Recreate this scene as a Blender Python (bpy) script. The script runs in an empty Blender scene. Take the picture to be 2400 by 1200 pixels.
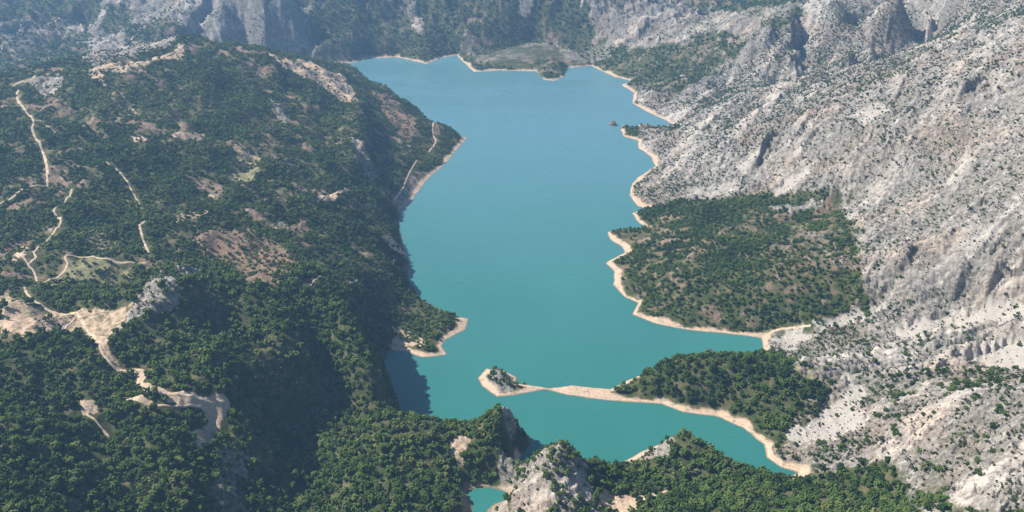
import bpy, math
import numpy as np
R = math.radians

# ------------------------------------------------------------------ camera, sky, sun, exposure
sc = bpy.context.scene
CAM_H = 1000.0
PITCH = R(24.5)
FPX = 2080.0                      # focal length in pixels of a 2400 px wide picture
cd = bpy.data.cameras.new('camera')
cam = bpy.data.objects.new('camera', cd)
sc.collection.objects.link(cam)
cam.location = (0, 0, CAM_H)
cam.rotation_euler = (math.pi / 2 - PITCH, 0, 0)
cd.sensor_width = 36.0
cd.lens = 36.0 * FPX / 2400.0
cd.clip_start = 5.0
cd.clip_end = 60000.0
sc.camera = cam

SUN_EL = R(46)
SUN_DIR = np.array([-1.0, 0.18, 0.0]); SUN_DIR /= np.linalg.norm(SUN_DIR)
SUN_DIR = np.array([SUN_DIR[0] * math.cos(SUN_EL), SUN_DIR[1] * math.cos(SUN_EL), math.sin(SUN_EL)])
wd = bpy.data.worlds.new('World'); sc.world = wd; wd.use_nodes = True
wn = wd.node_tree
sky = wn.nodes.new('ShaderNodeTexSky'); sky.sky_type = 'NISHITA'; sky.sun_disc = False
sky.sun_elevation = SUN_EL
sky.sun_rotation = math.atan2(SUN_DIR[0], SUN_DIR[1])
sky.altitude = 500; sky.air_density = 1.0; sky.dust_density = 1.0
wn.links.new(sky.outputs[0], wn.nodes['Background'].inputs[0])
wn.nodes['Background'].inputs[1].default_value = 0.05
sl = bpy.data.lights.new('sun', 'SUN'); sl.energy = 5.0; sl.angle = R(0.5); sl.color = (1.0, 0.925, 0.80)
so = bpy.data.objects.new('sun', sl); sc.collection.objects.link(so)
from mathutils import Vector
so.rotation_euler = Vector(SUN_DIR).to_track_quat('Z', 'Y').to_euler()
sc.view_settings.view_transform = 'Standard'
sc.view_settings.look = 'None'
sc.view_settings.exposure = 0.84
sc.view_settings.gamma = 1.0
sc.cycles.use_denoising = True
sc.cycles.max_bounces = 5
sc.cycles.diffuse_bounces = 2
sc.cycles.glossy_bounces = 2
sc.cycles.volume_bounces = 0
sc.cycles.transparent_max_bounces = 4
sc.cycles.use_adaptive_sampling = True
sc.cycles.adaptive_threshold = 0.02

# ------------------------------------------------------------------ survey maths
CP, SP = math.cos(PITCH), math.sin(PITCH)
def ray(px, py):
    a = (np.asarray(px, float) - 1200) / FPX; b = (600 - np.asarray(py, float)) / FPX
    return a, CP + b * SP, -SP + b * CP
def at(px, py, z):                       # bearing + elevation -> point of the land
    dx, dy, dz = ray(px, py)
    t = (z - CAM_H) / dz
    return dx * t, dy * t
def to_px(x, y, z):
    zz = z - CAM_H
    dep = y * CP - zz * SP; up = y * SP + zz * CP
    return 1200 + FPX * x / dep, 600 - FPX * up / dep, dep
def P3(lst):
    a = np.array(lst, float); x, y = at(a[:, 0], a[:, 1], a[:, 2])
    return np.stack([x, y, a[:, 2]], 1)
def P2(lst):
    a = np.array(lst, float); x, y = at(a[:, 0], a[:, 1], np.zeros(len(a)))
    return np.stack([x, y], 1)

# ------------------------------------------------------------------ noise
def _grad(ix, iy, seed):
    h = (ix.astype(np.int64) * 374761393 + iy.astype(np.int64) * 668265263 + seed * 974711) & 0xffffffff
    h = ((h ^ (h >> 13)) * 1274126177) & 0xffffffff
    h = (h ^ (h >> 16)) & 0xffff
    a = h * (2 * math.pi / 65536)
    return np.cos(a), np.sin(a)
def pn(x, y, seed=0):
    x0 = np.floor(x); y0 = np.floor(y); fx = x - x0; fy = y - y0
    ux = fx * fx * fx * (fx * (fx * 6 - 15) + 10); uy = fy * fy * fy * (fy * (fy * 6 - 15) + 10)
    def g(i, j):
        c, s = _grad(x0 + i, y0 + j, seed)
        return c * (fx - i) + s * (fy - j)
    a = g(0, 0) + ux * (g(1, 0) - g(0, 0)); b = g(0, 1) + ux * (g(1, 1) - g(0, 1))
    return (a + uy * (b - a)) * 1.5
def fbm(x, y, scale, octs=4, seed=0, ridged=False, gain=0.5):
    s = 0; amp = 1; f = 1.0 / scale; t = 0
    for k in range(octs):
        n = pn(x * f + 17.3 * k, y * f - 9.1 * k, seed + k)
        if ridged: n = 1 - 2 * np.abs(n)
        s = s + n * amp; t += amp; amp *= gain; f *= 2.03
    return s / t
def sstep(a, b, v):
    t = np.clip((v - a) / (b - a), 0, 1); return t * t * (3 - 2 * t)

# ------------------------------------------------------------------ the lake outline (water level 0)
LAKE = P2([
 (690,150),(770,150),(830,147),(870,137),(930,134),(1000,150),(1030,137),(1070,129),(1085,145),(1110,169),(1170,165),(1255,167),
 (1275,187),(1300,190),(1322,180),(1330,160),(1385,154),(1400,162),(1440,180),(1480,190),(1455,199),(1485,217),(1482,242),
 (1520,264),(1560,282),(1580,294),(1545,296),(1500,290),(1490,297),(1452,302),(1462,320),(1495,330),(1495,347),(1525,367),
 (1535,390),(1500,412),(1480,430),(1475,457),(1492,482),(1513,488),(1480,500),(1498,524),(1515,532),(1423,543),(1430,562),
 (1455,577),(1465,592),(1440,604),(1418,617),(1440,637),(1437,667),(1465,697),(1495,710),(1482,737),(1530,757),(1600,772),
 (1700,782),(1785,792),(1788,818),(1770,830),(1700,850),(1620,862),(1550,870),(1500,880),(1470,892),(1430,912),(1380,907),
 (1340,903),(1285,910),(1240,902),(1210,899),(1212,885),(1185,870),(1140,864),(1120,886),(1130,906),(1165,931),(1210,926),(1278,913),
 (1330,926),(1400,936),(1480,943),(1550,947),(1600,966),(1680,977),(1740,1002),(1790,1042),(1795,1072),(1830,1096),(1870,1108),
 (1840,1118),(1750,1102),(1690,1078),(1630,1050),(1580,1036),(1545,1040),(1500,1060),(1460,1082),(1425,1100),(1370,1105),(1310,1100),(1260,1090),(1215,1087),
 (1225,1060),(1245,1040),(1238,1018),(1205,1008),(1130,1012),(1050,1012),(990,1006),(945,990),(935,940),(915,890),(900,850),(908,822),
 (950,824),(990,839),(1050,832),(1035,812),(1045,797),(1090,772),(1100,747),(1075,742),(1035,728),(985,700),(957,655),(958,615),(943,570),(934,520),
 (940,492),(965,472),(1000,422),(1040,387),(1075,347),(1095,324),(1040,300),(980,268),(920,238),(860,215),(800,200),(700,190)])
POND = P2([(1095,1152),(1115,1146),(1150,1144),(1185,1152),(1193,1168),(1160,1180),(1140,1195),(1135,1225),(1105,1225),(1108,1190)])

def poly_sd(x, y, P):                       # signed distance, negative inside
    x = x.astype(np.float32); y = y.astype(np.float32)
    n = len(P); d2 = np.full(x.shape, 1e12, np.float32); ins = np.zeros(x.shape, bool)
    for i in range(n):
        ax, ay = P[i]; bx, by = P[(i + 1) % n]
        ex, ey = bx - ax, by - ay; L = ex * ex + ey * ey + 1e-9
        wx = x - np.float32(ax); wy = y - np.float32(ay)
        t = np.clip((wx * np.float32(ex) + wy * np.float32(ey)) / np.float32(L), 0, 1)
        qx = wx - t * np.float32(ex); qy = wy - t * np.float32(ey)
        np.minimum(d2, qx * qx + qy * qy, out=d2)
        c = ((ay > y) != (by > y))
        if abs(by - ay) > 1e-9:
            ins ^= c & (x < (bx - ax) * (y - ay) / (by - ay) + ax)
    d = np.sqrt(d2)
    return np.where(ins, -d, d)
def in_box(x, y, P, m):
    return (x > P[:, 0].min() - m) & (x < P[:, 0].max() + m) & (y > P[:, 1].min() - m) & (y < P[:, 1].max() + m)
def poly_sd_box(x, y, P, m):
    d = np.full(x.shape, float(m)); k = in_box(x, y, P, m)
    if k.any(): d[k] = np.minimum(poly_sd(x[k], y[k], P), m)
    return d
def wob(x, y):                              # wobbles outlines so no edge is a straight stroke
    return fbm(x, y, 42, 3, 77) * 7.0 + fbm(x, y, 11, 2, 78) * 2.0
def shore_sd(x, y):
    d = np.minimum(poly_sd(x, y, LAKE), poly_sd_box(x, y, POND, 400))
    return d + wob(x, y) * np.clip(np.hypot(x, y) / 3500, .25, 1) * 0.8

# ------------------------------------------------------------------ heights: surveyed lines (px, py, elevation)
LINES = [
 # crest of the big wooded hill on the left and its shoulder down to the lake
 [(-500,300,260),(-200,262,280),(0,222,300),(110,185,315),(200,160,325),(330,125,345),(430,98,355),(520,112,330),(620,128,290),(700,145,230),(780,165,150),(850,186,60),(900,208,45),(980,250,35),(1050,292,22)],
 # slopes behind that crest
 [(-300,250,120),(0,200,110),(200,130,120),(330,92,150)],
 [(-300,160,60),(0,165,60),(150,115,80),(300,70,150),(420,40,210),(560,100,90),(650,120,60)],
 # left hill face
 [(-300,480,250),(0,450,245),(120,450,240),(250,440,240),(400,420,220),(560,420,190),(700,400,160),(820,380,120),(900,330,70),(1000,330,30)],
 [(-200,340,280),(60,320,280),(300,280,290),(500,250,270),(650,240,230),(780,250,180),(880,260,90),(960,280,60)],
 [(-200,640,210),(60,640,210),(200,620,205),(340,630,195),(480,600,185),(620,590,165),(760,560,130),(860,560,90),(930,560,22)],
 [(420,520,200),(620,500,170),(800,480,120),(900,450,60),(945,440,25)],
 [(640,660,160),(760,640,135),(860,640,95),(940,640,35),(1000,690,22),(1050,725,18)],
 # saddle and rock peak by the track
 [(-200,740,230),(0,760,225),(90,790,220),(170,750,215),(260,740,225),(330,705,243),(375,672,266),(400,668,268),(415,700,252),(420,740,225)],
 [(240,700,190),(350,655,185),(420,640,190),(450,648,215),(480,660,200)],
 [(230,800,215),(300,770,225),(270,850,205),(340,880,190),(340,920,180),(400,945,175),(470,955,170),(540,968,165)],
 # wooded spur above the gorge
 [(440,740,215),(520,720,205),(600,715,192),(650,720,178),(682,730,168)],
 [(500,800,188),(560,795,176),(620,780,168),(660,790,160)],
 [(380,830,205),(460,850,190),(540,860,170)],
 [(300,900,190),(350,960,182),(400,1060,165),(420,1160,150)],
 [(235,1020,172),(285,1090,148),(315,1180,135),(330,1260,130)],
 [(-100,960,220),(60,1000,218),(130,1090,208),(180,1190,198),(200,1280,190)],
 # gorge rim
 [(682,730,168),(696,755,162),(698,800,157),(688,828,153),(642,836,152),(572,847,158),(556,900,160),(546,968,162),(505,1030,150),(482,1080,130)],
 # gorge floor and foot of its walls
 [(620,1000,72),(690,985,52),(760,960,45)],
 [(696,715,160),(724,765,132),(746,820,100),(775,870,76),(806,925,52),(830,985,38)],
 [(650,1070,50),(720,1120,30),(740,1210,15),(760,1350,5)],
 [(820,985,35),(770,1020,30),(720,1080,26)],
 [(530,1090,70),(560,1140,85),(590,1180,75),(580,1260,60)],
 # spur between gorge and lake
 [(720,655,168),(775,700,158),(820,755,142),(848,815,126),(866,870,100),(886,940,58)],
 [(905,760,20),(905,800,14),(915,850,10)],
 # wooded neck in front of the lake, knob and cliff
 [(850,1010,42),(910,990,55),(960,983,62),(1020,990,60),(1080,995,58),(1130,988,60),(1160,968,80),(1190,955,88),(1210,975,75),(1230,1000,50)],
 [(1185,1040,48),(1195,1080,40),(1150,1100,30),(1205,1120,22)],
 [(800,1120,48),(900,1110,45),(1000,1080,38),(1080,1100,26)],
 [(760,1220,45),(850,1200,50),(950,1190,42),(1050,1170,18)],
 # rock peak right of the pond
 [(1215,1110,30),(1250,1075,60),(1285,1050,95),(1312,1034,112),(1340,1060,90),(1370,1080,62),(1420,1088,40)],
 [(1220,1200,35),(1290,1160,72),(1350,1170,62),(1400,1150,40)],
 # wooded ground bottom middle
 [(1480,1098,26),(1560,1110,25),(1650,1110,24),(1760,1120,20),(1850,1125,16),(1950,1110,22)],
 [(1450,1190,30),(1600,1190,40),(1750,1190,45),(1900,1180,42),(2050,1150,50)],
 [(1530,1045,12),(1560,1022,32),(1588,1008,44),(1625,1020,42),(1690,1052,32),(1750,1082,20),(1800,1098,14)],
 # knoll right of the isthmus
 [(1500,862,22),(1560,848,40),(1640,834,48),(1740,836,50),(1850,850,50),(1920,880,48)],
 [(1560,905,30),(1680,910,38),(1780,940,34),(1840,990,22)],
 [(1138,888,10),(1162,870,30),(1183,852,40),(1192,872,28)],
 # right peninsula
 [(1560,500,30),(1660,480,50),(1760,478,70),(1880,480,95),(1975,480,115)],
 [(1500,600,15),(1600,590,45),(1720,580,70),(1850,580,90),(1990,600,105)],
 [(1560,700,15),(1680,690,42),(1800,690,65),(1920,690,75),(2000,690,85)],
 [(1700,755,10),(1800,755,22),(1900,748,45)],
 # right mountain: low benches to crest
 [(1560,300,15),(1640,262,70),(1760,228,150),(1880,205,220),(2000,180,290),(2150,135,370),(2300,85,440),(2420,45,500),(2700,-60,640)],
 [(1560,400,20),(1660,370,70),(1800,330,160),(1950,300,240),(2100,270,315),(2250,240,380),(2400,210,430),(2700,140,560)],
 [(1700,450,50),(1800,440,90),(1950,430,160),(2100,410,220),(2250,395,280),(2400,380,335),(2700,340,450)],
 [(2020,560,125),(2120,545,170),(2250,530,215),(2400,520,270),(2700,500,370)],
 [(2030,690,85),(2150,660,130),(2280,620,180),(2400,590,225),(2700,560,320)],
 [(1860,775,15),(1960,745,40),(2100,712,80),(2250,690,120),(2400,665,160),(2700,640,240)],
 [(1860,830,12),(2000,815,35),(2200,800,75),(2400,790,115),(2700,780,200)],
 [(1960,900,42),(2100,890,55),(2250,890,72),(2400,880,90)],
 [(1930,970,25),(1990,1000,38),(1880,1070,14),(2000,1060,35)],
 [(2060,1100,55),(2120,1010,85),(2200,975,120),(2270,945,165),(2330,930,185),(2420,930,200),(2700,950,270)],
 [(2120,1190,75),(2250,1150,140),(2400,1130,190),(2700,1130,280)],
 # ground behind the right mountain up to the second ridge
 [(1600,240,25),(1720,205,70),(1860,180,110),(2000,150,170),(2200,95,260)],
 [(1460,160,30),(1560,130,110),(1700,95,190),(1860,52,290),(1960,30,350),(2100,0,420),(2250,-40,500),(2400,-80,560)],
 [(1520,215,30),(1640,175,80),(1780,140,150),(1900,100,220),(2100,60,300)],
 # far side of the lake
 [(760,100,90),(900,100,60),(1000,110,50),(1080,90,80),(1250,112,18),(1350,118,22),(1440,110,60)],
 [(700,40,190),(850,40,170),(1000,40,160),(1150,40,170),(1300,40,170),(1450,50,160),(1600,60,110)],
 [(650,-20,300),(850,-20,290),(1050,-20,290),(1250,-20,290),(1450,-15,270),(1600,0,200),(1750,10,200)],
 [(1265,170,10),(1285,150,24),(1300,140,46),(1318,155,20)],
 # the rocky spur behind the left crest
 [(740,125,25),(700,80,130),(660,40,220),(640,0,300),(620,-40,380)],
 [(560,120,60),(540,60,180),(560,0,290)],
 [(240,110,90),(300,70,150),(380,30,220),(470,-10,300)],
 [(0,60,160),(150,40,190),(300,0,260)],
 [(0,100,70),(120,85,80),(200,85,90)],
 [(-400,0,260),(0,-20,280),(200,-40,330)],
]
pts = []
for L in LINES:
    p = P3(L)
    for a, b in zip(p[:-1], p[1:]):
        n = max(1, int(np.linalg.norm(b[:2] - a[:2]) / 140))
        for k in range(n): pts.append(a + (b - a) * k / n)
    pts.append(p[-1])
for a, b in zip(LAKE, np.roll(LAKE, -1, 0)):
    n = max(1, int(np.linalg.norm(b - a) / 110))
    for k in range(n): q = a + (b - a) * k / n; pts.append(np.array([q[0], q[1], 2.0]))
for gx, gy, gz in ((-3500,7500,700),(-1500,7600,760),(0,7700,760),(1500,7600,800),(3500,7000,900),(-2500,9000,800),(0,9200,900),(2500,9000,950),
                   (-2600,2500,330),(-2600,1200,330),(-1500,600,300),(-700,300,220),(0,400,60),(700,400,240),(1600,900,420),(2600,1500,700),(2800,3500,850),(2600,5200,800),(-3000,4500,300)):
    pts.append(np.array([gx, gy, gz], float))
pts = np.array(pts)
keep = []
for i in range(len(pts)):                   # thin points that sit on top of each other
    if all((pts[i, 0] - pts[j, 0]) ** 2 + (pts[i, 1] - pts[j, 1]) ** 2 > 14 ** 2 for j in keep): keep.append(i)
pts = pts[keep]
CC = 45.0
def phi(x, y, p): return np.sqrt((x - p[0]) ** 2 + (y - p[1]) ** 2 + CC * CC)
N = len(pts)
A = np.zeros((N + 3, N + 3))
dd = pts[:, None, :2] - pts[None, :, :2]
A[:N, :N] = np.sqrt((dd ** 2).sum(2) + CC * CC) - np.eye(N) * 3.0
A[:N, N] = 1; A[:N, N + 1:] = pts[:, :2] / 1000; A[N, :N] = 1; A[N + 1:, :N] = pts[:, :2].T / 1000
W = np.linalg.solve(A, np.append(pts[:, 2], [0, 0, 0]))
GX0, GX1, GY0, GY1, GS = -4600.0, 4600.0, 0.0, 9600.0, 16.0
gxs = np.arange(GX0, GX1 + 1, GS); gys = np.arange(GY0, GY1 + 1, GS)
GXX, GYY = np.meshgrid(gxs, gys)
G = W[N] + W[N + 1] * GXX / 1000 + W[N + 2] * GYY / 1000
GXf = GXX.astype(np.float32); GYf = GYY.astype(np.float32)
for i in range(N):
    G += (W[i] * np.sqrt((GXf - np.float32(pts[i, 0])) ** 2 + (GYf - np.float32(pts[i, 1])) ** 2 + np.float32(CC * CC)).astype(float))
G = np.clip(G, -30, 1100)
print('control points', N)
def base(x, y):
    fx = np.clip((x - GX0) / GS, 0, len(gxs) - 1.001); fy = np.clip((y - GY0) / GS, 0, len(gys) - 1.001)
    ix = fx.astype(int); iy = fy.astype(int); fx = fx - ix; fy = fy - iy
    return (G[iy, ix] * (1 - fx) + G[iy, ix + 1] * fx) * (1 - fy) + (G[iy + 1, ix] * (1 - fx) + G[iy + 1, ix + 1] * fx) * fy

# scarps: a crest line with a gentle back on one side and a cliff on the other  (line, height, back width, cliff width)
SCARPS = [
 ([(1858,50,290),(1845,100,230),(1850,150,170),(1845,195,120)], 85, 260, 45),
 ([(1800,110,200),(1790,150,150)], 50, 150, 40),
 ([(1985,95,270),(1985,140,220),(1975,175,200)], 60, 160, 30),
 ([(2060,85,290),(2020,140,240)], 45, 120, 35),
 ([(2215,-15,450),(2190,15,400)], 70, 200, 45),
 ([(500,-10,300),(440,30,250),(405,75,200)], 60, 160, 45),
 ([(590,-10,300),(605,40,220),(640,90,120)], 50, 110, 45),
 ([(645,10,260),(685,60,170),(715,115,70)], 45, 90, 45),
 ([(820,-5,240),(840,40,170)], 40, 150, 60),
 ([(1040,0,220),(1055,50,140),(1060,90,80)], 35, 150, 60),
 ([(860,225,120),(850,290,120),(845,340,115),(860,390,105),(890,430,80)], 38, 120, 30),
 ([(640,170,240),(655,220,230)], 25, 80, 30),
 ([(950,250,45),(900,215,55)], 10, 60, 30),
 ([(2240,250,370),(2290,215,390)], 30, 90, 16),
 ([(1762,400,110),(1805,330,150)], 26, 60, 14),
 ([(2105,640,140),(2135,590,165)], 26, 60, 14),
 ([(2320,640,190),(2370,600,215)], 26, 60, 14),
 ([(2225,700,110),(2262,660,140)], 26, 60, 14),
 ([(2230,490,240),(2270,460,260)], 18, 50, 14),
 ([(2390,180,440),(2395,230,410)], 35, 90, 20),
 ([(430,655,232),(455,650,228),(478,662,205)], 14, 30, 12),
]
SC = []
for L, h, wl, wr in SCARPS:
    p = P3(L)[:, :2]
    if p[0, 1] > p[-1, 1]: p = p[::-1]       # runs away from us, cliff on the east side
    SC.append((p, h, wl, wr))
def scarps(x, y):
    z = np.zeros(x.shape)
    for p, h, wl, wr in SC:
        k = in_box(x, y, p, wl * 1.6)
        if not k.any(): continue
        xx = x[k] + fbm(x[k], y[k], 60, 3, 31) * wr * 1.1 + fbm(x[k], y[k], 190, 2, 33) * wr * .8; yy = y[k]
        best = np.full(xx.shape, 1e9); sd = np.zeros(xx.shape); end = np.ones(xx.shape)
        n = len(p) - 1
        for i in range(n):
            a, b = p[i], p[i + 1]; e = b - a; L2 = e @ e
            t0 = ((xx - a[0]) * e[0] + (yy - a[1]) * e[1]) / L2; t = np.clip(t0, 0, 1)
            qx = xx - a[0] - t * e[0]; qy = yy - a[1] - t * e[1]; d = np.hypot(qx, qy)
            side = np.sign(e[1] * (xx - a[0]) - e[0] * (yy - a[1]))   # + on the right hand
            m = d < best
            best = np.where(m, d, best); sd = np.where(m, side * d, sd)
            u = (i + t) / n
            end = np.where(m, sstep(0, .22, u) * sstep(0, .22, 1 - u), end)
        prof = np.where(sd < 0, 1 - sstep(0, wl, -sd), 1 - sstep(0, wr, sd))
        z[k] += prof * h * end
    return z
def land0(x, y):
    return base(x, y) + scarps(x, y)

def survey(lst):                             # bearings -> where they meet the land
    out = []
    s = np.concatenate([np.linspace(500, 2500, 1300), np.linspace(2500, 9500, 1500)])
    for px, py in lst:
        dx, dy, dz = ray(px, py)
        t = s / math.hypot(dx, dy)
        x = dx * t; y = dy * t; z = CAM_H + dz * t
        h = np.maximum(land0(x, y), 0)
        k = np.argmax(z < h) if (z < h).any() else len(s) - 1
        out.append((x[k], y[k]))
    return np.array(out)

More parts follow.
